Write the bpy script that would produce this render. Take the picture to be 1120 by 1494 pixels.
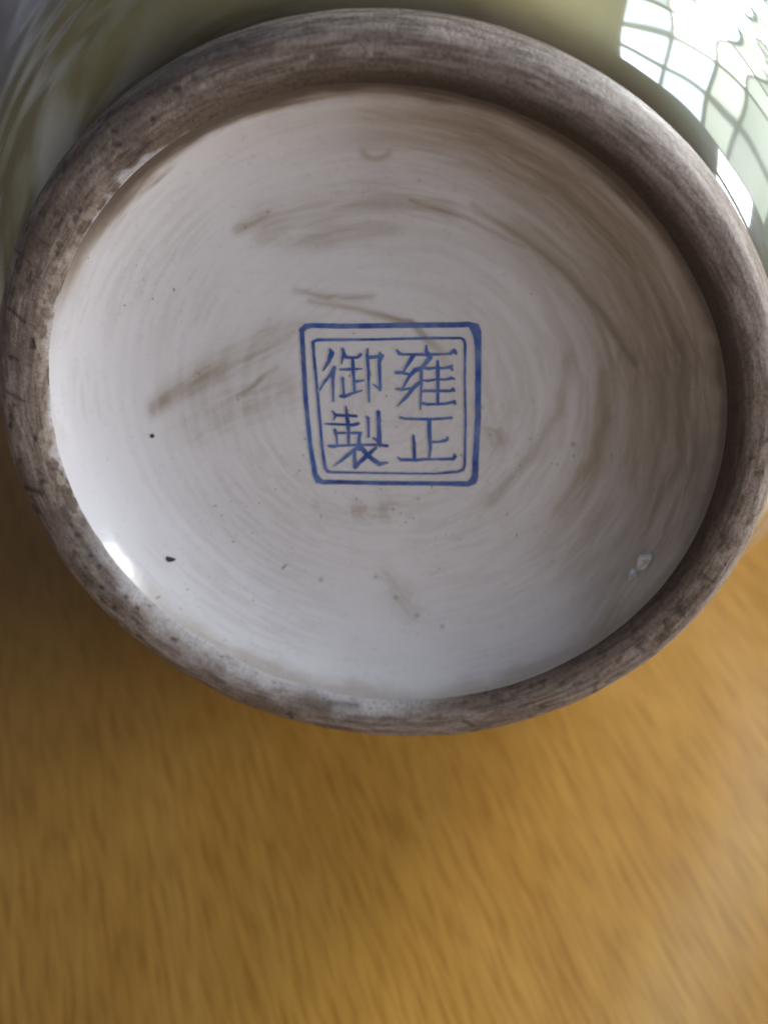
import bpy, math
import numpy as np
from mathutils import Matrix, Vector

# ------------------------------------------------------------------ scene, camera, light
for o in list(bpy.data.objects):
    bpy.data.objects.remove(o)
SC = bpy.context.scene
COL = SC.collection
S = 0.06                              # one modelling unit = radius of the foot ring = 6 cm
F, CX, CY = 2000.0, 560.0, 747.0      # photograph is 1120 x 1494
PITCH = math.radians(37)
MC = np.array([[1, 0, 0],
               [0, -math.sin(PITCH), math.cos(PITCH)],
               [0, -math.cos(PITCH), -math.sin(PITCH)]])      # camera (x right, y down, z forward) -> world
tt_, qq_ = -0.5195, -0.1244
N_ = MC @ np.array([math.sin(qq_)*math.cos(tt_), -math.sin(tt_), -math.cos(qq_)*math.cos(tt_)])
U_ = np.array([1.0, 0, 0]) - N_[0]*N_
U_ /= np.linalg.norm(U_)
V_ = np.cross(N_, U_)
DC = MC @ np.array([-.0146, -.2033, 3.5614])                  # foot centre seen from the camera
CAMP = -DC                                                    # world origin = centre of the foot ring

cam_d = bpy.data.cameras.new("camera")
cam = bpy.data.objects.new("camera", cam_d)
COL.objects.link(cam)
cam.matrix_world = Matrix.Translation(Vector(CAMP)*S) @ Matrix.Rotation(math.pi/2-PITCH, 4, 'X')
cam_d.sensor_fit = 'HORIZONTAL'
cam_d.sensor_width = 36
cam_d.lens = 36*F/1120
cam_d.clip_start = 0.01
cam_d.clip_end = 50
cam_d.dof.use_dof = True
cam_d.dof.focus_distance = 3.5*S
cam_d.dof.aperture_fstop = (cam_d.lens/1000)/(0.050*S)
SC.camera = cam

SC.view_settings.view_transform = 'Standard'
SC.view_settings.look = 'None'
SC.view_settings.gamma = 1
SC.view_settings.exposure = 0.85

W = bpy.data.worlds.new("World")
SC.world = W
W.use_nodes = True
wn, wl = W.node_tree.nodes, W.node_tree.links
wn.clear()
wo = wn.new('ShaderNodeOutputWorld')
wb = wn.new('ShaderNodeBackground')
wtc = wn.new('ShaderNodeTexCoord')
wsp = wn.new('ShaderNodeSeparateXYZ')
wr = wn.new('ShaderNodeValToRGB')
wm = wn.new('ShaderNodeMapRange')
wm.inputs[1].default_value = -1
wl.new(wtc.outputs['Generated'], wsp.inputs[0])
wl.new(wsp.outputs['Z'], wm.inputs[0])
wl.new(wm.outputs[0], wr.inputs[0])
wr.color_ramp.elements[0].position = .30
wr.color_ramp.elements[0].color = (.30, .27, .26, 1)
wr.color_ramp.elements[1].position = .52
wr.color_ramp.elements[1].color = (.62, .66, .78, 1)
e_ = wr.color_ramp.elements.new(.80)
e_.color = (.17, .175, .20, 1)
wnz = wn.new('ShaderNodeTexNoise')
wnz.inputs['Scale'].default_value = 2.2
wnz.inputs['Detail'].default_value = 4
wl.new(wtc.outputs['Generated'], wnz.inputs['Vector'])
wr2 = wn.new('ShaderNodeValToRGB')
wr2.color_ramp.elements[0].position = .43
wr2.color_ramp.elements[0].color = (.30, .28, .25, 1)
wr2.color_ramp.elements[1].position = .55
wr2.color_ramp.elements[1].color = (1.25, 1.25, 1.25, 1)
wl.new(wnz.outputs[0], wr2.inputs[0])
wmx = wn.new('ShaderNodeMix')
wmx.data_type = 'RGBA'
wmx.blend_type = 'MULTIPLY'
wmx.inputs[0].default_value = 1
wl.new(wr.outputs[0], wmx.inputs[6])
wl.new(wr2.outputs[0], wmx.inputs[7])
# the room is darker behind and to the left, away from the window wall
wdt = wn.new('ShaderNodeVectorMath')
wdt.operation = 'DOT_PRODUCT'
wdt.inputs[1].default_value = (.72, -.69, 0)
wl.new(wtc.outputs['Generated'], wdt.inputs[0])
wmr = wn.new('ShaderNodeMapRange')
wmr.inputs[1].default_value = -1
wmr.inputs[3].default_value = .40
wmr.inputs[4].default_value = 1.45
wl.new(wdt.outputs['Value'], wmr.inputs[0])
wm3 = wn.new('ShaderNodeVectorMath')
wm3.operation = 'SCALE'
wl.new(wmx.outputs[2], wm3.inputs[0])
wl.new(wmr.outputs[0], wm3.inputs['Scale'])
wl.new(wm3.outputs[0], wb.inputs[0])
wb.inputs[1].default_value = 0.36
wl.new(wb.outputs[0], wo.inputs[0])

def pane(y, z, w, h, col, power, x=24.0):
    """daylight through one window pane of the window wall to the right"""
    L = bpy.data.lights.new("window_pane", 'AREA')
    L.shape = 'RECTANGLE'
    L.size = h*S
    L.size_y = w*S
    L.color = col
    L.energy = power*w*h*S*S
    o = bpy.data.objects.new("window_pane", L)
    COL.objects.link(o)
    o.location = Vector((x, y, z))*S
    o.rotation_euler = (0, math.radians(90), 0)
    return o
WHITE, SKY, LEAF = (1, .985, .96), (.66, .86, 1.0), (.84, .95, .80)
# (y, width, light of the lower / middle / upper / top pane) of the window columns, far end first
for (y, w, a, b_, c_, d_) in ((26.5, 7.0, 3, 4, 6, 3), (20.3, 4.4, 4, 44, 66, 6), (15.4, 3.8, 5, 32, 58, 14), (11.2, 3.4, 4, 8, 22, 24), (7.2, 3.6, 4, 6, 14, 24)):
    pane(y, 5.8, w, 5.6, LEAF, a)
    pane(y, 10.9, w-.2, 3.6, WHITE if b_ > 30 else LEAF, b_)
    pane(y, 16.3, w-.1, 5.8, WHITE if c_ > 30 else SKY, c_)
    pane(y, 23.6, w-.3, 7.4, SKY, d_)
for (y, w) in ((2.0, 6.0), (-5.4, 6.4), (-13.2, 6.4)):
    pane(y, 7.6, w, 5.0, (.93, .97, 1), 46)

# ------------------------------------------------------------------ numpy noise
rng = np.random.RandomState(7)
PERM = rng.permutation(256)
PERM = np.concatenate([PERM, PERM, PERM])
VAL = rng.rand(256)
def vnoise(x, y, z=0.0):
    x, y, z = np.broadcast_arrays(np.asarray(x, float), np.asarray(y, float), np.asarray(z, float))
    xi, yi, zi = np.floor(x).astype(int), np.floor(y).astype(int), np.floor(z).astype(int)
    fx, fy, fz = x-xi, y-yi, z-zi
    fx, fy, fz = [t*t*(3-2*t) for t in (fx, fy, fz)]
    xi, yi, zi = xi & 255, yi & 255, zi & 255
    def h(a, b, c):
        return VAL[PERM[PERM[PERM[(xi+a) & 255]+((yi+b) & 255)]+((zi+c) & 255)]]
    def L(a, b, t): return a+(b-a)*t
    return L(L(L(h(0,0,0), h(1,0,0), fx), L(h(0,1,0), h(1,1,0), fx), fy),
             L(L(h(0,0,1), h(1,0,1), fx), L(h(0,1,1), h(1,1,1), fx), fy), fz)
def fbm(x, y, z=0.0, n=4):
    s, a, t = 0, 1, 0
    for i in range(n):
        s = s+a*vnoise(np.asarray(x)*2**i+17*i, np.asarray(y)*2**i+31*i, np.asarray(z)*2**i+7*i)
        t += a
        a *= .5
    return s/t
def sstep(a, b, x):
    t = np.clip((x-a)/(b-a), 0, 1)
    return t*t*(3-2*t)

# ------------------------------------------------------------------ projection helpers (photo pixel <-> vase surface)
def local_to_px(x, y, z):
    P = DC[:, None]+U_[:, None]*x.ravel()+V_[:, None]*y.ravel()+N_[:, None]*z.ravel()
    Q = MC.T @ P
    return (F*Q[0]/Q[2]+CX).reshape(x.shape), (F*Q[1]/Q[2]+CY).reshape(x.shape)
RB = .886
def bowl(r):
    """height of the recessed glazed base"""
    q = np.clip(r/RB, 0, 1)
    z = -.030-.062*(1-q**3)-.100*(1-q**9)
    tr = sstep(.12, .3, r)*(1-sstep(.76, .86, r))
    return z+tr*(.00012*np.sin(r*118+2*np.sin(r*17))+.00008*np.sin(r*205))
def px_to_base(px, py, lift=0.0):
    d = MC @ np.stack([(px-CX)/F, (py-CY)/F, np.ones_like(px)])
    z = np.full(px.shape, -.12)
    for _ in range(14):
        t = (N_@DC+z)/(N_@d)
        P = d*t-DC[:, None]
        x, y = U_@P, V_@P
        z = bowl(np.hypot(x, y))+lift
    return x, y, z

# ------------------------------------------------------------------ mesh helpers
def mesh_np(name, co, quads, mat, parent=None, smooth=True):
    me = bpy.data.meshes.new(name)
    co = np.asarray(co, np.float32)
    quads = np.asarray(quads, np.int32)
    nf, k = quads.shape
    me.vertices.add(len(co))
    me.vertices.foreach_set('co', (co*S).ravel())
    me.loops.add(nf*k)
    me.loops.foreach_set('vertex_index', quads.ravel())
    me.polygons.add(nf)
    me.polygons.foreach_set('loop_start', np.arange(nf, dtype=np.int32)*k)
    me.polygons.foreach_set('loop_total', np.full(nf, k, np.int32))
    me.update(calc_edges=True)
    me.polygons.foreach_set('use_smooth', np.full(nf, smooth))
    me.materials.append(mat)
    o = bpy.data.objects.new(name, me)
    COL.objects.link(o)
    if parent is not None:
        o.parent = parent
    return o
def set_col(o, name, rgb):
    a = o.data.attributes.new(name, 'FLOAT_COLOR', 'POINT')
    c = np.ones((len(rgb), 4), np.float32)
    c[:, :3] = rgb
    a.data.foreach_set('color', c.ravel())
def set_f(o, name, v):
    a = o.data.attributes.new(name, 'FLOAT', 'POINT')
    a.data.foreach_set('value', np.asarray(v, np.float32))
def rev_grid(rs, zs, na):
    """surface of revolution about local z; profile order outer->inner, faces pointing outwards"""
    th = np.linspace(0, 2*np.pi, na, endpoint=False)
    R, T = np.meshgrid(rs, th, indexing='ij')
    Z = np.meshgrid(zs, th, indexing='ij')[0]
    n = len(rs)
    i, j = np.meshgrid(np.arange(n-1), np.arange(na), indexing='ij')
    j2 = (j+1) % na
    q = np.stack([i*na+j, i*na+j2, (i+1)*na+j2, (i+1)*na+j], -1).reshape(-1, 4)
    return R, T, Z, q
def spline(pts, n):
    """Catmull-Rom through pts, n samples"""
    P = np.array(pts, float)
    P = np.vstack([2*P[0]-P[1], P, 2*P[-1]-P[-2]])
    m = len(P)-3
    t = np.linspace(0, m-1e-9, n)
    i = t.astype(int)
    u = (t-i)[:, None]
    a, b, c, d = P[i], P[i+1], P[i+2], P[i+3]
    return .5*(2*b+(c-a)*u+(2*a-5*b+4*c-d)*u**2+(3*b-a-3*c+d)*u**3)

# ------------------------------------------------------------------ materials
def newmat(name):
    m = bpy.data.materials.new(name)
    m.use_nodes = True
    nt = m.node_tree
    return m, nt.nodes, nt.links, nt.nodes['Principled BSDF']
def node(nn, t, **kw):
    n = nn.new(t)
    for k, v in kw.items():
        if k.startswith('i_'):
            n.inputs[int(k[2:])].default_value = v
        else:
            setattr(n, k, v)
    return n
def mix(nn, ll, kind, fac, a, b):
    m = nn.new('ShaderNodeMix')
    m.data_type = 'RGBA'
    m.blend_type = kind
    for i, v in ((0, fac), (6, a), (7, b)):
        if hasattr(v, 'is_output'):
            ll.new(v, m.inputs[i])
        else:
            m.inputs[i].default_value = v
    return m.outputs[2]
def ramp(nn, ll, src, stops):
    r = nn.new('ShaderNodeValToRGB')
    while len(r.color_ramp.elements) < len(stops):
        r.color_ramp.elements.new(.5)
    for e, (p, c) in zip(r.color_ramp.elements, stops):
        e.position = p
        e.color = c if len(c) == 4 else (*c, 1)
    ll.new(src, r.inputs[0])
    return r.outputs[0]
def g(v): return (v, v, v, 1)

# white glaze (albedo per vertex carries smeared dirt and the shade painted at right)
m_glaze, nn, ll, b = newmat('base_glaze')
at = node(nn, 'ShaderNodeAttribute', attribute_name='albedo')
tc = node(nn, 'ShaderNodeTexCoord')
nz = node(nn, 'ShaderNodeTexNoise')
nz.inputs['Scale'].default_value = 900
nz.inputs['Detail'].default_value = 3
ll.new(tc.outputs['Object'], nz.inputs['Vector'])
sp = ramp(nn, ll, nz.outputs[0], [(.22, g(.90)), (.42, g(1.0))])
ll.new(mix(nn, ll, 'MULTIPLY', 1.0, at.outputs['Color'], sp), b.inputs['Base Color'])
atd = node(nn, 'ShaderNodeAttribute', attribute_name='dirt_shade')
mr = node(nn, 'ShaderNodeMapRange', i_3=.14, i_4=.5)
ll.new(atd.outputs['Fac'], mr.inputs[0])
ll.new(mr.outputs[0], b.inputs['Roughness'])
nb = node(nn, 'ShaderNodeTexNoise')
nb.inputs['Scale'].default_value = 120
nb.inputs['Detail'].default_value = 3
ll.new(tc.outputs['Object'], nb.inputs['Vector'])
bp = node(nn, 'ShaderNodeBump')
bp.inputs['Strength'].default_value = .14
bp.inputs['Distance'].default_value = .001
ll.new(nb.outputs[0], bp.inputs['Height'])
ll.new(bp.outputs[0], b.inputs['Normal'])
b.inputs['IOR'].default_value = 1.5

# unglazed foot
m_foot, nn, ll, b = newmat('bare_stoneware')
at = node(nn, 'ShaderNodeAttribute', attribute_name='albedo')
tc = node(nn, 'ShaderNodeTexCoord')
nz = node(nn, 'ShaderNodeTexNoise')
nz.inputs['Scale'].default_value = 1400
nz.inputs['Detail'].default_value = 5
nz.inputs['Roughness'].default_value = .7
ll.new(tc.outputs['Object'], nz.inputs['Vector'])
sp = ramp(nn, ll, nz.outputs[0], [(.28, g(.62)), (.5, g(1.0)), (.75, g(1.18))])
ll.new(mix(nn, ll, 'MULTIPLY', 1.0, at.outputs['Color'], sp), b.inputs['Base Color'])
gl = node(nn, 'ShaderNodeAttribute', attribute_name='gloss')
mr = node(nn, 'ShaderNodeMapRange', i_3=.75, i_4=.26)
ll.new(gl.outputs['Fac'], mr.inputs[0])
ll.new(mr.outputs[0], b.inputs['Roughness'])
bp = node(nn, 'ShaderNodeBump')
bp.inputs['Strength'].default_value = .6
bp.inputs['Distance'].default_value = .0004
ll.new(nz.outputs[0], bp.inputs['Height'])
ll.new(bp.outputs[0], b.inputs['Normal'])

# body glaze
m_body, nn, ll, b = newmat('body_glaze')
at = node(nn, 'ShaderNodeAttribute', attribute_name='albedo')
ll.new(at.outputs['Color'], b.inputs['Base Color'])
b.inputs['Roughness'].default_value = .07
b.inputs['Coat Weight'].default_value = 1.0
b.inputs['Coat Roughness'].default_value = .035
b.inputs['Coat IOR'].default_value = 1.7
b.inputs['IOR'].default_value = 1.6
tc = node(nn, 'ShaderNodeTexCoord')
nb = node(nn, 'ShaderNodeTexNoise')
nb.inputs['Scale'].default_value = 22
nb.inputs['Detail'].default_value = 2
ll.new(tc.outputs['Object'], nb.inputs['Vector'])
bp = node(nn, 'ShaderNodeBump')
bp.inputs['Strength'].default_value = .16
bp.inputs['Distance'].default_value = .004
ll.new(nb.outputs[0], bp.inputs['Height'])
ll.new(bp.outputs[0], b.inputs['Normal'])
ll.new(bp.outputs[0], b.inputs['Coat Normal'])

# blue ink under the glaze
m_ink, nn, ll, b = newmat('cobalt_ink')
ai = node(nn, 'ShaderNodeAttribute', attribute_name='ink')
aa = node(nn, 'ShaderNodeAttribute', attribute_name='albedo')
tc = node(nn, 'ShaderNodeTexCoord')
nz = node(nn, 'ShaderNodeTexNoise')
nz.inputs['Scale'].default_value = 190
nz.inputs['Detail'].default_value = 3
ll.new(tc.outputs['Object'], nz.inputs['Vector'])
blue = ramp(nn, ll, nz.outputs[0], [(.3, (.030, .080, .31)), (.5, (.040, .125, .44)), (.7, (.068, .19, .52))])
ll.new(mix(nn, ll, 'MIX', ai.outputs['Fac'], aa.outputs['Color'], blue), b.inputs['Base Color'])
b.inputs['Roughness'].default_value = .25

# glue
m_glue, nn, ll, b = newmat('dried_glue')
tc = node(nn, 'ShaderNodeTexCoord')
nz = node(nn, 'ShaderNodeTexNoise')
nz.inputs['Scale'].default_value = 700
ll.new(tc.outputs['Object'], nz.inputs['Vector'])
ll.new(ramp(nn, ll, nz.outputs[0], [(.35, (.55, .55, .55)), (.6, (.92, .92, .92))]), b.inputs['Base Color'])
b.inputs['Roughness'].default_value = .3
m_spot, nn, ll, b = newmat('iron_spot')
b.inputs['Base Color'].default_value = (.03, .032, .04, 1)
b.inputs['Roughness'].default_value = .4

# varnished beech
m_wood, nn, ll, b = newmat('beech_veneer')
tc = node(nn, 'ShaderNodeTexCoord')
mp = node(nn, 'ShaderNodeMapping')
mp.inputs['Rotation'].default_value = (0, 0, math.radians(-16))
ll.new(tc.outputs['Object'], mp.inputs['Vector'])
def wnoise(sx, sy, detail, rough=.5, dist=0.0):
    m2 = node(nn, 'ShaderNodeMapping')
    m2.inputs['Scale'].default_value = (sx, sy, 1)
    ll.new(mp.outputs[0], m2.inputs['Vector'])
    n = node(nn, 'ShaderNodeTexNoise')
    n.inputs['Scale'].default_value = 1
    n.inputs['Detail'].default_value = detail
    n.inputs['Roughness'].default_value = rough
    n.inputs['Distortion'].default_value = dist
    ll.new(m2.outputs[0], n.inputs['Vector'])
    return n.outputs[0]
fleck = wnoise(700, 60, 2, .45, .22)
broad = wnoise(60, 5, 3)
patch = wnoise(14, 6, 2)
base = ramp(nn, ll, broad, [(.3, (.425, .222, .042)), (.55, (.458, .250, .052)), (.75, (.488, .276, .064))])
fl = ramp(nn, ll, fleck, [(.30, (.75, .69, .58)), (.50, (.95, .94, .92)), (.70, (1.07, 1.07, 1.07))])
c1 = mix(nn, ll, 'MULTIPLY', 1.0, base, fl)
c2 = mix(nn, ll, 'MULTIPLY', 1.0, c1, ramp(nn, ll, patch, [(.3, (.90, .85, .80)), (.7, (1.05, 1.05, 1.05))]))
ll.new(c2, b.inputs['Base Color'])
b.inputs['Roughness'].default_value = .34
b.inputs['Coat Weight'].default_value = .30
b.inputs['Coat Roughness'].default_value = .26
bp = node(nn, 'ShaderNodeBump')
bp.inputs['Strength'].default_value = .25
bp.inputs['Distance'].default_value = .0004
ll.new(fleck, bp.inputs['Height'])
ll.new(bp.outputs[0], b.inputs['Normal'])

# ------------------------------------------------------------------ the vase
vase = bpy.data.objects.new("porcelain_vase", None)
COL.objects.link(vase)
vase.matrix_world = Matrix([[U_[0], V_[0], N_[0], 0], [U_[1], V_[1], N_[1], 0], [U_[2], V_[2], N_[2], 0], [0, 0, 0, 1]])
vase['label'] = "large porcelain vase on its side, dirty white base with blue square seal facing the viewer"
vase['category'] = "vase"

# body: profile in (radius, distance behind the foot)
BODY = [(.975, .155), (1.000, .185), (1.07, .26), (1.19, .46), (1.33, .72), (1.49, 1.02), (1.70, 1.45), (1.90, 1.95),
        (2.03, 2.5), (2.05, 3.0), (1.94, 3.55), (1.68, 4.1), (1.30, 4.6), (.98, 5.1), (.84, 5.7), (.84, 6.3),
        (.95, 6.9), (1.22, 7.4), (1.38, 7.6)]
bs = spline(BODY, 420)
# the mouth flares until it touches the table together with the belly
def height(r, s): return -s*N_[2]-r*math.sqrt(1-N_[2]**2)
TABLE_Z = min(height(r, s) for r, s in bs)
bs_r = bs[:, 0]+np.where(bs[:, 1] < 1.4, .0035*np.sin(bs[:, 1]*38+3*np.sin(bs[:, 1]*9))*(1-bs[:, 1]/1.4), 0)
prof_r = np.concatenate([bs_r, [1.39, 1.34, 1.14, .88, .76, .76, .80]])
prof_s = np.concatenate([bs[:, 1], [7.64, 7.62, 7.35, 6.85, 6.2, 5.6, 5.2]])
R, T, Z, q = rev_grid(prof_r, -prof_s, 512)
X, Y = R*np.cos(T), R*np.sin(T)
co = np.stack([X, Y, Z], -1).reshape(-1, 3)
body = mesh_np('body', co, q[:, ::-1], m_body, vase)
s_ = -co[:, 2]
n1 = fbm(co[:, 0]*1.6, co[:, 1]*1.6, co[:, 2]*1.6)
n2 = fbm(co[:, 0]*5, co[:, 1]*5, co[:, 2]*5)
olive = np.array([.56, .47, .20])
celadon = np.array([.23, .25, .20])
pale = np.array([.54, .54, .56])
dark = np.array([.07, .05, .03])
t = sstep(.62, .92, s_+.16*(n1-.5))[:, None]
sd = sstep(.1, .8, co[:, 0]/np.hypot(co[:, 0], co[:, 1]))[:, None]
upr = (sd[:, 0]*sstep(-.25, .15, co[:, 1]))[:, None]  # pale tone lowered at upper right to offset the direct window light
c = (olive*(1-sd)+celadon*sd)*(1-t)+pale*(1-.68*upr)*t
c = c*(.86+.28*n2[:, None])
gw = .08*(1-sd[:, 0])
k = (1-sstep(.18, .30+gw, s_+.03*(n2-.5)))[:, None]  # shade beside the groove painted into the glaze, reaching further on the left
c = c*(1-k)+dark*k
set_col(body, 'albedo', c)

def stroke(px, py, pts, fib=.26):
    """0..1 smear along a polyline of (x, y, halfwidth, strength) in photograph pixels, with fibres along it"""
    out = np.zeros_like(px)
    L0, seed = 0.0, pts[0][0]*.37
    for (x0, y0, w0, a0), (x1, y1, w1, a1) in zip(pts[:-1], pts[1:]):
        dx, dy = x1-x0, y1-y0
        ln = math.hypot(dx, dy)
        t = np.clip(((px-x0)*dx+(py-y0)*dy)/(ln*ln), 0, 1)
        ac = ((px-x0)*dy-(py-y0)*dx)/ln
        d = np.hypot(px-x0-t*dx, py-y0-t*dy)/(w0+(w1-w0)*t)
        m = d < 2.6
        v = np.zeros_like(px)
        if m.any():
            f = fbm((L0+t[m]*ln)*.012+seed, ac[m]*.16+seed, 1, 4)
            v[m] = np.exp(-d[m]**2*1.4)*(a0+(a1-a0)*t[m])*(1-fib+2*fib*sstep(.25, .75, f))
        out = np.maximum(out, v)
        L0 += ln
    return out

# foot ring
FOOT = [(.970, -.190), (1.000, -.172), (1.030, -.135), (1.037, -.095), (1.030, -.050), (1.012, -.016), (.988, -.002),
        (.955, .000), (.930, -.004), (.911, -.011), (.897, -.020), (.8865, -.0300), (.877, -.050), (.870, -.075)]
NA = 1300
fs = spline(FOOT, 76)
R, T, Z, q = rev_grid(fs[:, 0], fs[:, 1], NA)
X, Y = R*np.cos(T), R*np.sin(T)
arc = np.concatenate([[0], np.cumsum(np.hypot(*np.diff(fs, axis=0).T))])
A_ = np.meshgrid(arc, np.arange(NA), indexing='ij')[0]
ct, st_ = np.cos(T), np.sin(T)
big = fbm(X*2.2+5, Y*2.2, A_*4, 4)
mott = fbm(X*9, Y*9, Z*9+A_*6, 5)
fine = fbm(X*34, Y*34, A_*40+3, 4)
streak = fbm(ct*7, st_*7, A_*90, 3)
streak2 = fbm(ct*16+9, st_*16, A_*230, 3)
pit = sstep(.74, .84, fbm(X*30+40, Y*30, A_*30, 2))
face = sstep(-.06, -.01, Z)
# geometry: slight unevenness, pits, a wavy inner lip
dz = -.003*pit*face*(ct < -.2) + .004*(mott-.5) + .0015*(streak-.5)
dr = .006*(big-.5)+.005*(mott-.5)*sstep(.0, .1, A_)
XX, YY, ZZ = X+dr*ct, Y+dr*st_, Z+dz
co = np.stack([XX, YY, ZZ], -1).reshape(-1, 3)
foot = mesh_np('foot_ring', co, q, m_foot, vase)
px, py = local_to_px(XX, YY, ZZ)
outer = np.array([.245, .190, .160])
lite = np.array([.385, .320, .278])
brown = np.array([.095, .066, .050])
cc = outer+(lite-outer)*sstep(.38, .66, .3*mott+.7*streak)[..., None]
warm = np.array([.145, .100, .070])
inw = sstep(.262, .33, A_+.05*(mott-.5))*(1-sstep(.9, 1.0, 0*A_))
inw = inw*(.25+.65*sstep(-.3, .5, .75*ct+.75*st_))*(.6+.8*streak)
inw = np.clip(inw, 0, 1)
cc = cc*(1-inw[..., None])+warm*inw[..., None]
dk = np.clip(sstep(.46, .70, streak2)*.60+sstep(.58, .72, fine)*.45*(.2+sstep(.4, .6, big)), 0, .9)
# blotches of old grime, more on the left
dk = np.maximum(dk, sstep(.54, .68, fbm(X*6+3, Y*6+8, A_*12, 5))*.55*sstep(.2, -.5, ct))
cc = cc*(1-dk[..., None])+brown*dk[..., None]
# inner wall and right hand side darkened: wall shadow painted into the ring colour
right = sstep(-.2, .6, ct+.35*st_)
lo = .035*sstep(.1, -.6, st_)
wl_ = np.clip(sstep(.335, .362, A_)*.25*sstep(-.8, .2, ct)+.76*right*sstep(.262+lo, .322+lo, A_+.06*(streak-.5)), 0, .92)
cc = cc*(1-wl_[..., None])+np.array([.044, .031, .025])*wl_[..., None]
# white glaze runs over the inner lip on the left with a ragged edge
left = sstep(.15, .6, -ct-.15*st_)
gz = .8*left*sstep(.335, .352, A_+.08*(mott-.5)+.05*(fine-.5))
brush = fbm(ct*16, st_*16, A_*22, 4)
lowl = sstep(-.25, -.6, st_)*sstep(.35, .0, ct)
gz = np.maximum(gz*(1-lowl), .9*lowl*sstep(.265, .362, A_+.10*(brush-.5)+.05*(mott-.5)))
cc = cc*(1-gz[..., None])+np.array([.66, .65, .67])*gz[..., None]
# creamy chipped slip along the inner lip on the left
lft = sstep(.45, .85, -ct)*sstep(-.75, -.4, st_)*(1-sstep(.62, .8, st_))
cr = lft*sstep(.300, .325, A_+.09*(mott-.5)+.05*(fine-.5))*sstep(.46, .60, fine)*.6*(1-.8*gz)
cc = cc*(1-cr[..., None])+np.array([.50, .43, .36])*cr[..., None]
# groove shadow painted dark at the outer bottom of the ring
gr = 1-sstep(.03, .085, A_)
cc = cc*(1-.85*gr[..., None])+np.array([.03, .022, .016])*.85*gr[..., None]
cc = cc*(1-.5*(pit*face*(ct < -.2))[..., None])
# scratches, nicks and grime of the ring, where the photograph has them
vis = (Z > -.17)
sc_ = np.zeros_like(px)
for pts in ([(12, 572, 3, .8), (36, 586, 3, .7)], [(12, 448, 3, .8), (36, 470, 3.5, .8)], [(38, 712, 6, .7), (60, 720, 6, .8)], [(58, 350, 3, .6), (72, 358, 3, .6)],
            [(20, 362, 3, .6), (34, 374, 3, .6)], [(24, 620, 4, .5), (30, 640, 4, .5)], [(95, 748, 12, .45), (130, 800, 16, .6), (168, 852, 14, .5)],
            [(188, 240, 7, .6), (216, 208, 6, .6)], [(280, 112, 4, .6), (292, 122, 4, .5)], [(256, 128, 5, .5), (264, 142, 5, .5)],
            [(1052, 782, 3, .6), (1062, 800, 3, .6)], [(1026, 842, 3, .6), (1040, 848, 4, .7)], [(990, 886, 4, .6), (998, 900, 3, .6)], [(928, 942, 5, .7), (940, 950, 5, .7)],
            [(968, 905, 3, .5), (975, 922, 3, .5)], [(1062, 396, 4, .6), (1072, 410, 4, .6)], [(1046, 470, 3, .5), (1060, 480, 3, .5)],
            [(480, 1026, 6, .5), (520, 1030, 7, .5)], [(560, 1048, 5, .4), (590, 1052, 5, .4)], [(120, 838, 4, .6), (134, 850, 4, .6)],
            [(676, 1052, 3, .8), (690, 1058, 3, .8)]):
    sc_ = np.maximum(sc_, stroke(px, py, pts))
sc_ = (sc_*vis)[..., None]
cc = cc*(1-sc_)+np.array([.055, .040, .032])*sc_
li_ = np.zeros_like(px)
for (sx, sy, sr) in ((296, 124, 5), (686, 1047, 5), (86, 388, 9), (100, 372, 6), (118, 350, 5), (66, 500, 5), (74, 560, 5), (81, 640, 6), (455, 82, 4), (540, 78, 4)):
    li_ = np.maximum(li_, np.exp(-((px-sx)**2+(py-sy)**2)/sr**2)*sstep(.3, .5, fine))
li_ = (li_*vis)[..., None]
cc = cc*(1-.7*li_)+np.array([.58, .52, .46])*.7*li_
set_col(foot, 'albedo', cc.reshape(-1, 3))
gls = (1-sstep(.17, .25, A_))*sstep(-.1, .5, .6*ct+.8*st_)
set_f(foot, 'gloss', gls.ravel())

# glazed base
rr = np.concatenate([np.linspace(RB+.003, .80, 80), np.linspace(.80, .012, 300)[1:]])
NB = 1300
R, T, Z, q = rev_grid(rr, np.zeros_like(rr), NB)
X, Y = R*np.cos(T), R*np.sin(T)
Z = bowl(R)
px, py = local_to_px(X, Y, Z)

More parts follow.
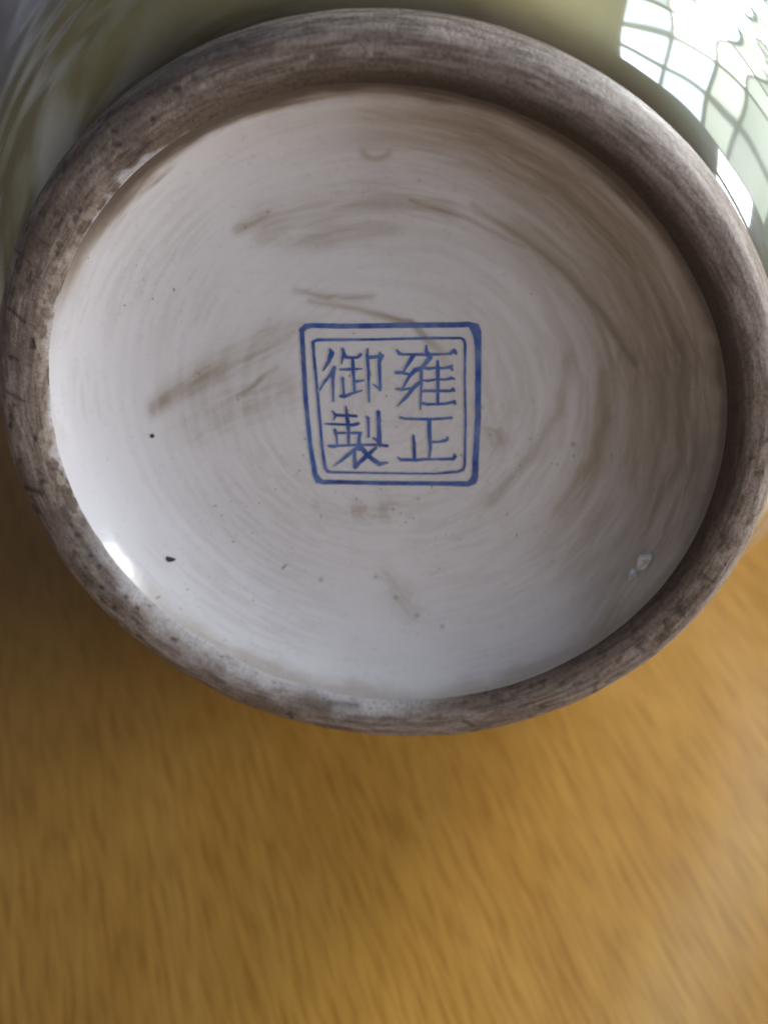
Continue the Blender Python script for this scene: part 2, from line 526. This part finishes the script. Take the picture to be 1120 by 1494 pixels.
def base_albedo(X, Y, px, py):
    R = np.hypot(X, Y)
    ct, st_ = X/np.maximum(R, 1e-6), Y/np.maximum(R, 1e-6)
    K = np.minimum(1, R/.25)
    br = fbm(ct*3.2*K, st_*3.2*K, R*46, 4)                  # concentric wiping marks
    br2 = fbm(ct*7*K+4, st_*7*K, R*120, 3)
    cl = fbm(X*3+2, Y*3+9, 0, 4)
    fi = fbm(X*24, Y*24, 3, 4)
    cl2 = fbm(X*3+12, Y*3+29, 0, 4)
    sp = fbm(X*70, Y*70, 5, 2)
    white = np.array([.885, .88, .925])
    grey = np.array([.60, .55, .52])
    dirt_shade = np.zeros_like(R)
    def add(v): np.copyto(dirt_shade, 1-(1-dirt_shade)*(1-np.clip(v, 0, 1)))
    tex = .6+.8*sstep(.35, .65, br)*(.45+.9*cl)
    # general veil, denser to the right and the top
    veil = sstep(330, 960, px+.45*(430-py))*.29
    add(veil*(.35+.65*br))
    add(.07*sstep(.45, .65, br2)*sstep(.3, .6, cl))
    S_ = lambda pts: stroke(px+22*(cl-.5)+5*(fi-.5), py+22*(cl2-.5)+5*(fi-.5), pts)
    add(S_([(345, 335, 12, .30), (380, 320, 24, .42), (460, 298, 28, .36), (560, 290, 28, .26), (650, 305, 22, .18)])*tex*.85)
    add(S_([(380, 350, 20, .12), (470, 340, 30, .22), (560, 330, 26, .12)])*tex)
    add(S_([(222, 594, 15, .30), (262, 564, 26, .34), (330, 524, 30, .30), (400, 490, 26, .24), (450, 478, 18, .10)])*(.5+.6*tex))
    add(S_([(270, 625, 36, .16), (330, 590, 46, .22), (410, 560, 40, .18)])*tex)
    add(S_([(345, 575, 5, .25), (365, 560, 4, .3), (400, 530, 5, .16)]))
    add(S_([(690, 300, 7, .18), (760, 345, 8, .26), (830, 405, 8, .34), (880, 465, 8, .4), (930, 530, 7, .42)])*1.1)
    add(S_([(600, 292, 4, .25), (680, 318, 4, .22), (760, 360, 4, .2)]))
    add(S_([(560, 170, 50, .2), (700, 200, 60, .42), (820, 270, 60, .46), (920, 380, 64, .50), (990, 520, 70, .56), (1000, 660, 70, .54), (960, 780, 60, .45), (880, 900, 56, .30)])*(.6+.5*br))  # this arc and the next: dirt plus the right side's shadow, painted together
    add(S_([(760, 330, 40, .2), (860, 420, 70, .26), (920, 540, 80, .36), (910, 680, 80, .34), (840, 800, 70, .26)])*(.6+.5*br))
    add(S_([(880, 545, 14, .3), (885, 610, 18, .42), (870, 670, 16, .36), (820, 740, 18, .2)])*(.6+.6*br))
    add(S_([(830, 520, 10, .15), (815, 590, 10, .26), (780, 660, 10, .25), (715, 730, 12, .2)]))
    add(S_([(430, 425, 6, .2), (480, 432, 7, .28), (540, 430, 6, .2)])*tex)
    add(S_([(450, 440, 5, .2), (520, 448, 6, .25), (580, 466, 7, .5), (592, 468, 5, .4)])*1.0)
    add(S_([(596, 470, 5, .42), (618, 492, 7, .4), (640, 512, 7, .3), (650, 530, 8, .1)]))
    add(S_([(470, 742, 16, .14), (500, 750, 16, .18), (560, 748, 18, .18), (620, 742, 14, .12)])*(.4+1.2*sstep(.4, .6, fi)))
    add(S_([(560, 840, 22, .08), (585, 870, 24, .10), (610, 900, 22, .06)])*(.3+1.6*sstep(.45, .6, fi)))
    add(S_([(700, 590, 14, .25), (730, 640, 18, .22)])*sstep(.4, .6, fi))
    # small stain ring near the top
    e = np.abs(np.hypot(px-548, (py-216)*1.3)-20)
    add(np.exp(-(e/6)**2)*.27*sstep(208, 228, py))
    add(np.exp(-((px-548)/24)**2-((py-214)/16)**2)*.12)
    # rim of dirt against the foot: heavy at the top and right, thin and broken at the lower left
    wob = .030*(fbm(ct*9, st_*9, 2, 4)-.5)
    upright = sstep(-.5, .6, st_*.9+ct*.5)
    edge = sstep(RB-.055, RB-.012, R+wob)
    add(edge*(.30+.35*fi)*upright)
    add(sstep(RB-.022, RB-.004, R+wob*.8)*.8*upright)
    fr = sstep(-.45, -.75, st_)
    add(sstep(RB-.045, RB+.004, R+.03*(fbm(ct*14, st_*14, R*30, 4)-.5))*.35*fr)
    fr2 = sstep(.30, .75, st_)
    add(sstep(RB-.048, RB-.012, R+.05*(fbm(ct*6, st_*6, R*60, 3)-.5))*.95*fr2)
    # specks
    sk = sstep(.89, .93, sp)*sstep(.5, .6, cl)
    add(sk*.6)
    for (sx, sy, sr) in ((391, 309, 2.2), (358, 331, 2), (222, 636, 3.2), (445, 640, 2), (516, 486, 1.6), (836, 648, 3.2), (290, 545, 2),
                         (347, 583, 2), (442, 664, 1.8), (437, 686, 1.8), (672, 664, 1.8), (775, 428, 1.6), (573, 743, 2.2), (610, 728, 2),
                         (520, 728, 1.8), (468, 846, 3), (577, 872, 3), (645, 914, 3), (548, 842, 2.5), (608, 898, 3), (155, 327, 2)):
        add(np.exp(-(((px-sx)**2+(py-sy)**2)/sr**2))*.42)
    brown = np.array([.120, .092, .070])
    lb = np.array([.45, .392, .335])
    d = dirt_shade[..., None]
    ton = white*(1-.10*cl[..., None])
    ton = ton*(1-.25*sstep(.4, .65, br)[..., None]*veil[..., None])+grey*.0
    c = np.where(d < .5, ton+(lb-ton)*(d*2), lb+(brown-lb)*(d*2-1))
    return c, dirt_shade
alb, dirt_shade = base_albedo(X, Y, px, py)
nv = X.size
co = np.stack([X, Y, Z], -1).reshape(-1, 3)
co = np.vstack([co, [[0, 0, float(bowl(np.array(0.0)))]]])
basep = mesh_np('glazed_base', co, q, m_glaze, vase)
# close the pin hole in the middle
lastrow = (len(rr)-1)*NB
import bmesh
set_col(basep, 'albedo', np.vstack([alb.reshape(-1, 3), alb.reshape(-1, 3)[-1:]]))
set_f(basep, 'dirt_shade', np.concatenate([dirt_shade.ravel(), [0]]))
cap_me = basep.data
base_down = cap_me.polygons[0].normal.z < 0
bm = bmesh.new()
bm.from_mesh(cap_me)
bm.verts.ensure_lookup_table()
ring = [bm.verts[lastrow+j] for j in range(NB)]
ctr = bm.verts[nv]
for j in range(NB):
    f_ = bm.faces.new((ring[j], ring[(j+1) % NB], ctr))
    f_.smooth = True
    f_.normal_update()
    if (f_.normal.z < 0) != base_down:
        f_.normal_flip()
bm.to_mesh(cap_me)
bm.free()

# ------------------------------------------------------------------ the seal mark
def scale_strokes(strokes, ox, oy, k):
    return [[(ox+x/k, oy+y/k, w/k) for x, y, w in st] for st in strokes]
K8 = 1120/130
yu = scale_strokes([
    [(355, 168, 14), (376, 215, 32), (340, 320, 25), (272, 430, 9)],
    [(410, 402, 26), (360, 490, 18), (290, 570, 16), (222, 685, 8)],
    [(408, 402, 22), (388, 500, 26), (392, 600, 18), (398, 820, 10)],
    [(515, 168, 18), (532, 235, 26), (510, 290, 18), (500, 350, 8)],
    [(525, 262, 22), (620, 275, 18), (700, 270, 18), (742, 235, 18)],
    [(640, 280, 20), (645, 420, 22), (655, 560, 17), (665, 700, 18)],
    [(485, 420, 13), (600, 420, 17), (760, 413, 8)],
    [(665, 575, 20), (785, 558, 8)],
    [(515, 532, 19), (522, 620, 17), (528, 740, 17)],
    [(492, 757, 19), (540, 760, 23), (640, 720, 16), (755, 685, 10)],
    [(828, 168, 10), (822, 240, 22), (838, 450, 18), (842, 700, 17), (848, 825, 9)],
    [(840, 270, 22), (960, 260, 20), (1010, 250, 26)],
    [(985, 212, 16), (988, 262, 36), (975, 330, 22), (980, 500, 21), (985, 640, 19), (988, 685, 11)],
    [(905, 612, 9), (980, 668, 15)]], 440, 490, K8)
yong = scale_strokes([
    [(120, 180, 14), (150, 220, 21), (200, 232, 15), (350, 232, 16), (500, 235, 20), (700, 228, 13), (800, 222, 15)],
    [(800, 205, 14), (838, 192, 30), (860, 215, 18)],
    [(490, 125, 14), (490, 200, 25), (520, 240, 36), (540, 270, 28), (450, 380, 23), (420, 410, 26), (350, 430, 28), (280, 500, 21), (240, 570, 17), (195, 650, 13)],
    [(320, 250, 28), (285, 310, 24), (235, 390, 18), (205, 445, 15)],
    [(112, 460, 21), (160, 460, 20), (260, 480, 15)],
    [(118, 665, 14), (180, 672, 19), (240, 665, 17), (330, 660, 16)],
    [(405, 585, 22), (330, 650, 25), (250, 750, 24), (130, 880, 7)],
    [(425, 420, 22), (425, 600, 17), (418, 780, 14), (415, 920, 8)],
    [(630, 318, 16), (632, 400, 25), (635, 600, 21), (632, 860, 17)],
    [(450, 400, 18), (520, 410, 18), (600, 400, 13), (700, 405, 13), (800, 388, 20), (812, 370, 10)],
    [(795, 400, 16), (815, 425, 12)],
    [(445, 555, 10), (500, 565, 17), (620, 545, 13), (740, 548, 15), (800, 530, 20), (845, 540, 9)],
    [(435, 690, 18), (640, 690, 19), (800, 690, 17), (825, 668, 20), (838, 690, 16)],
    [(440, 845, 16), (500, 858, 17), (640, 858, 13), (740, 850, 16), (840, 828, 20), (848, 850, 17)]], 565, 490, K8)
zhi = scale_strokes([
    [(385, -15, 10), (395, 100, 22), (410, 200, 25), (418, 330, 19), (415, 460, 17)],
    [(218, 42, 10), (250, 90, 19), (320, 95, 17), (400, 95, 20), (515, 103, 15)],
    [(232, 148, 7), (250, 100, 17)],
    [(120, 200, 9), (200, 203, 13), (400, 212, 17), (470, 215, 20), (540, 197, 18)],
    [(245, 278, 18), (255, 310, 22), (268, 380, 13), (275, 470, 13)],
    [(255, 315, 17), (330, 315, 13), (560, 315, 15), (582, 310, 9)],
    [(560, 320, 22), (545, 400, 21), (550, 460, 28), (550, 500, 40)],
    [(170, 478, 13), (230, 485, 22), (300, 475, 15), (560, 465, 15), (800, 465, 17), (902, 478, 16)],
    [(500, 520, 26), (400, 600, 23), (320, 665, 18), (235, 730, 6)],
    [(490, 530, 25), (490, 620, 21), (500, 700, 25), (500, 752, 19)],
    [(500, 740, 28), (560, 680, 23), (660, 590, 28), (760, 500, 19)],
    [(580, 500, 28), (650, 590, 28), (720, 650, 27), (800, 703, 28), (860, 695, 18), (910, 688, 8)],
    [(642, 112, 9), (660, 130, 20), (665, 200, 17), (668, 360, 13)],
    [(790, 55, 24), (795, 150, 28), (800, 300, 27), (800, 430, 31), (810, 470, 23)],
    [(732, 380, 12), (775, 410, 17)]], 460, 595, K8)
zheng = scale_strokes([
    [(165, 122, 16), (220, 135, 15), (400, 142, 16), (560, 142, 16), (700, 135, 15), (800, 124, 18)],
    [(525, 150, 25), (525, 280, 25), (530, 400, 23), (540, 500, 21), (525, 620, 13)],
    [(565, 428, 13), (640, 428, 11), (720, 412, 20), (752, 402, 15), (755, 368, 7)],
    [(325, 352, 14), (335, 450, 23), (340, 640, 23)],
    [(132, 626, 10), (170, 652, 19), (340, 655, 19), (520, 645, 15), (700, 645, 16), (828, 640, 20), (848, 612, 24), (845, 578, 7)]], 565, 595, K8)
K3 = 1120/300
outer_frame = scale_strokes([
    [(76, 118, 15), (98, 97, 15), (135, 92, 13), (300, 96, 13), (600, 91, 14), (900, 89, 14), (985, 86, 14), (1022, 100, 20), (1034, 130, 18),
     (1036, 300, 16), (1034, 600, 16), (1022, 800, 16), (1018, 915, 17), (1008, 940, 20), (980, 956, 14), (800, 953, 11), (500, 951, 11), (300, 946, 11),
     (190, 946, 12), (165, 935, 18), (148, 905, 14), (122, 750, 11), (97, 500, 12), (82, 250, 12), (76, 118, 13)],
    [(1005, 100, 18), (1022, 140, 16), (1030, 200, 13)]], 420, 450, K3)
inner_frame = scale_strokes([
    [(136, 182, 7), (160, 171, 8), (500, 168, 6), (750, 161, 7), (940, 161, 6), (957, 170, 7), (964, 190, 7), (962, 400, 6), (966, 600, 6), (962, 855, 7),
     (952, 878, 8), (925, 889, 7), (800, 900, 5), (600, 898, 5), (240, 892, 6), (215, 887, 9), (202, 868, 9), (185, 750, 8), (160, 450, 8), (140, 250, 8), (136, 182, 8)]], 420, 450, K3)

def sdf(px, py, strokes):
    out = np.full(px.shape, 1e3)
    for st in strokes:
        for (x0, y0, w0), (x1, y1, w1) in zip(st[:-1], st[1:]):
            dx, dy = x1-x0, y1-y0
            t = np.clip(((px-x0)*dx+(py-y0)*dy)/max(dx*dx+dy*dy, 1e-9), 0, 1)
            out = np.minimum(out, np.hypot(px-x0-t*dx, py-y0-t*dy)-(w0+(w1-w0)*t)-.35)
    return out+.9*(fbm(px*.16, py*.16, 9, 3)-.5)
def print_mark(name, strokes, lift, step=.55):
    P = np.array([p for st in strokes for p in st])
    x0, y0 = P[:, 0].min()-7, P[:, 1].min()-7
    x1, y1 = P[:, 0].max()+7, P[:, 1].max()+7
    gx, gy = np.meshgrid(np.arange(x0, x1, step), np.arange(y0, y1, step), indexing='ij')
    D = sdf(gx, gy, strokes)
    lim = 1.5
    ins = D < lim
    keep = ins[:-1, :-1] & ins[1:, :-1] & ins[1:, 1:] & ins[:-1, 1:]
    nx, ny = gx.shape
    i, j = np.nonzero(keep)
    qd = np.stack([i*ny+j, (i+1)*ny+j, (i+1)*ny+j+1, i*ny+j+1], -1)
    used, inv = np.unique(qd, return_inverse=True)
    qd = inv.reshape(-1, 4)
    ux, uy, ud = gx.ravel()[used], gy.ravel()[used], D.ravel()[used]
    x, y, z = px_to_base(ux, uy, lift)
    o = mesh_np(name, np.stack([x, y, z], -1), qd, m_ink, vase)
    if o.data.polygons[0].normal.z < 0:
        o.data.flip_normals()
    alb, dr = base_albedo(x, y, ux, uy)
    set_col(o, 'albedo', alb)
    ink = 1-sstep(-1.1, 1.15, ud)
    thin = .90+.30*(fbm(ux*.06, uy*.06, 4, 3)-.35)-.25*np.clip(dr, 0, 1)
    set_f(o, 'ink', np.clip(ink*np.minimum(thin, 1), 0, 1))
    return o
print_mark('seal_outer_frame', outer_frame, .0006)['label'] = "thick blue outer square of the painted seal"
print_mark('seal_inner_frame', inner_frame, .0007)['label'] = "thin blue inner square of the painted seal"
for nm, stk, lift in (("yong", yong, .0008), ("zheng", zheng, .0008), ("yu", yu, .0009), ("zhi", zhi, .0008)):
    o = print_mark('seal_character', stk, lift)
    o['label'] = {"yong": "blue character 雍 at the seal's upper right", "zheng": "blue character 正 at the seal's lower right",
                  "yu": "blue character 御 at the seal's upper left", "zhi": "blue character 製 at the seal's lower left"}[nm]

# ------------------------------------------------------------------ small marks with depth on the base
def blob(name, outline, h, mat, label=None, nz=.0):
    """low relief lump whose outline is given in photograph pixels"""
    P = np.array(outline, float)
    c = P.mean(0)
    n = len(P)
    Pd = spline(np.vstack([P, P[:1]]), n*5)[:-1]
    m = len(Pd)
    rings = [(1.0, 0.0), (.93, .55), (.78, .9), (.5, 1.0), (.22, .8)]
    co, qd = [], []
    for k, (sc, hh) in enumerate(rings):
        Q = c+(Pd-c)*sc
        x, y, z = px_to_base(Q[:, 0], Q[:, 1], .0004)
        hz = hh*h*(.7+.6*fbm(Q[:, 0]*.35, Q[:, 1]*.35, 1, 2)) if hh else 0*z-.001
        co.append(np.stack([x, y, z+hz], -1))
    for k in range(len(rings)-1):
        for j in range(m):
            j2 = (j+1) % m
            qd.append((k*m+j, k*m+j2, (k+1)*m+j2, (k+1)*m+j))
    x, y, z = px_to_base(c[:1], c[1:], h)
    co.append(np.stack([x, y, z], -1))
    tip = len(rings)*m
    last = (len(rings)-1)*m
    for j in range(0, m):
        qd.append((last+j, last+(j+1) % m, tip, tip))
    co = np.vstack(co)
    me = bpy.data.meshes.new(name)
    me.from_pydata([tuple(v*S) for v in co], [], [tuple(dict.fromkeys(f)) for f in np.array(qd).tolist()])
    bm = bmesh.new()
    bm.from_mesh(me)
    bmesh.ops.recalc_face_normals(bm, faces=bm.faces)
    bm.to_mesh(me)
    bm.free()
    for p in me.polygons:
        p.use_smooth = True
    me.materials.append(mat)
    o = bpy.data.objects.new(name, me)
    COL.objects.link(o)
    o.parent = vase
    if label:
        o['label'] = label
    return o
blob('glue_flake', [(928, 826), (931, 812), (938, 807), (951, 806), (948, 818), (940, 829), (932, 830)], .012, m_glue, "whitish translucent flake stuck near the lower right rim")
blob('glue_flake', [(915, 846), (917, 835), (923, 829), (930, 838), (924, 843)], .009, m_glue, "small whitish fleck just left of the larger flake")
blob('iron_spot', [(242, 812), (246, 812), (257, 816), (249, 820), (243, 818)], .003, m_spot, "dark blue-black speck in the white glaze at lower left")
blob('iron_spot', [(219, 634), (223, 633), (225, 637), (221, 639)], .002, m_spot)

# ------------------------------------------------------------------ table
tz = TABLE_Z-.004
table = bpy.data.objects.new('wooden_table', None)
COL.objects.link(table)
table.location = (0, 0, tz*S)
table['label'] = "varnished golden beech table top with fine dark flecks, under the vase"
table['category'] = "table"
bm = bmesh.new()
bmesh.ops.create_cube(bm, size=1)
for v in bm.verts:
    v.co = Vector((v.co.x*24+7, v.co.y*26+4, v.co.z*.45-.225))*S
bmesh.ops.bevel(bm, geom=bm.edges[:], offset=.06*S, segments=3, affect='EDGES')
me = bpy.data.meshes.new('table_top')
bm.to_mesh(me)
bm.free()
me.materials.append(m_wood)
top = bpy.data.objects.new('table_top', me)
COL.objects.link(top)
top.parent = table
print('table z', tz)
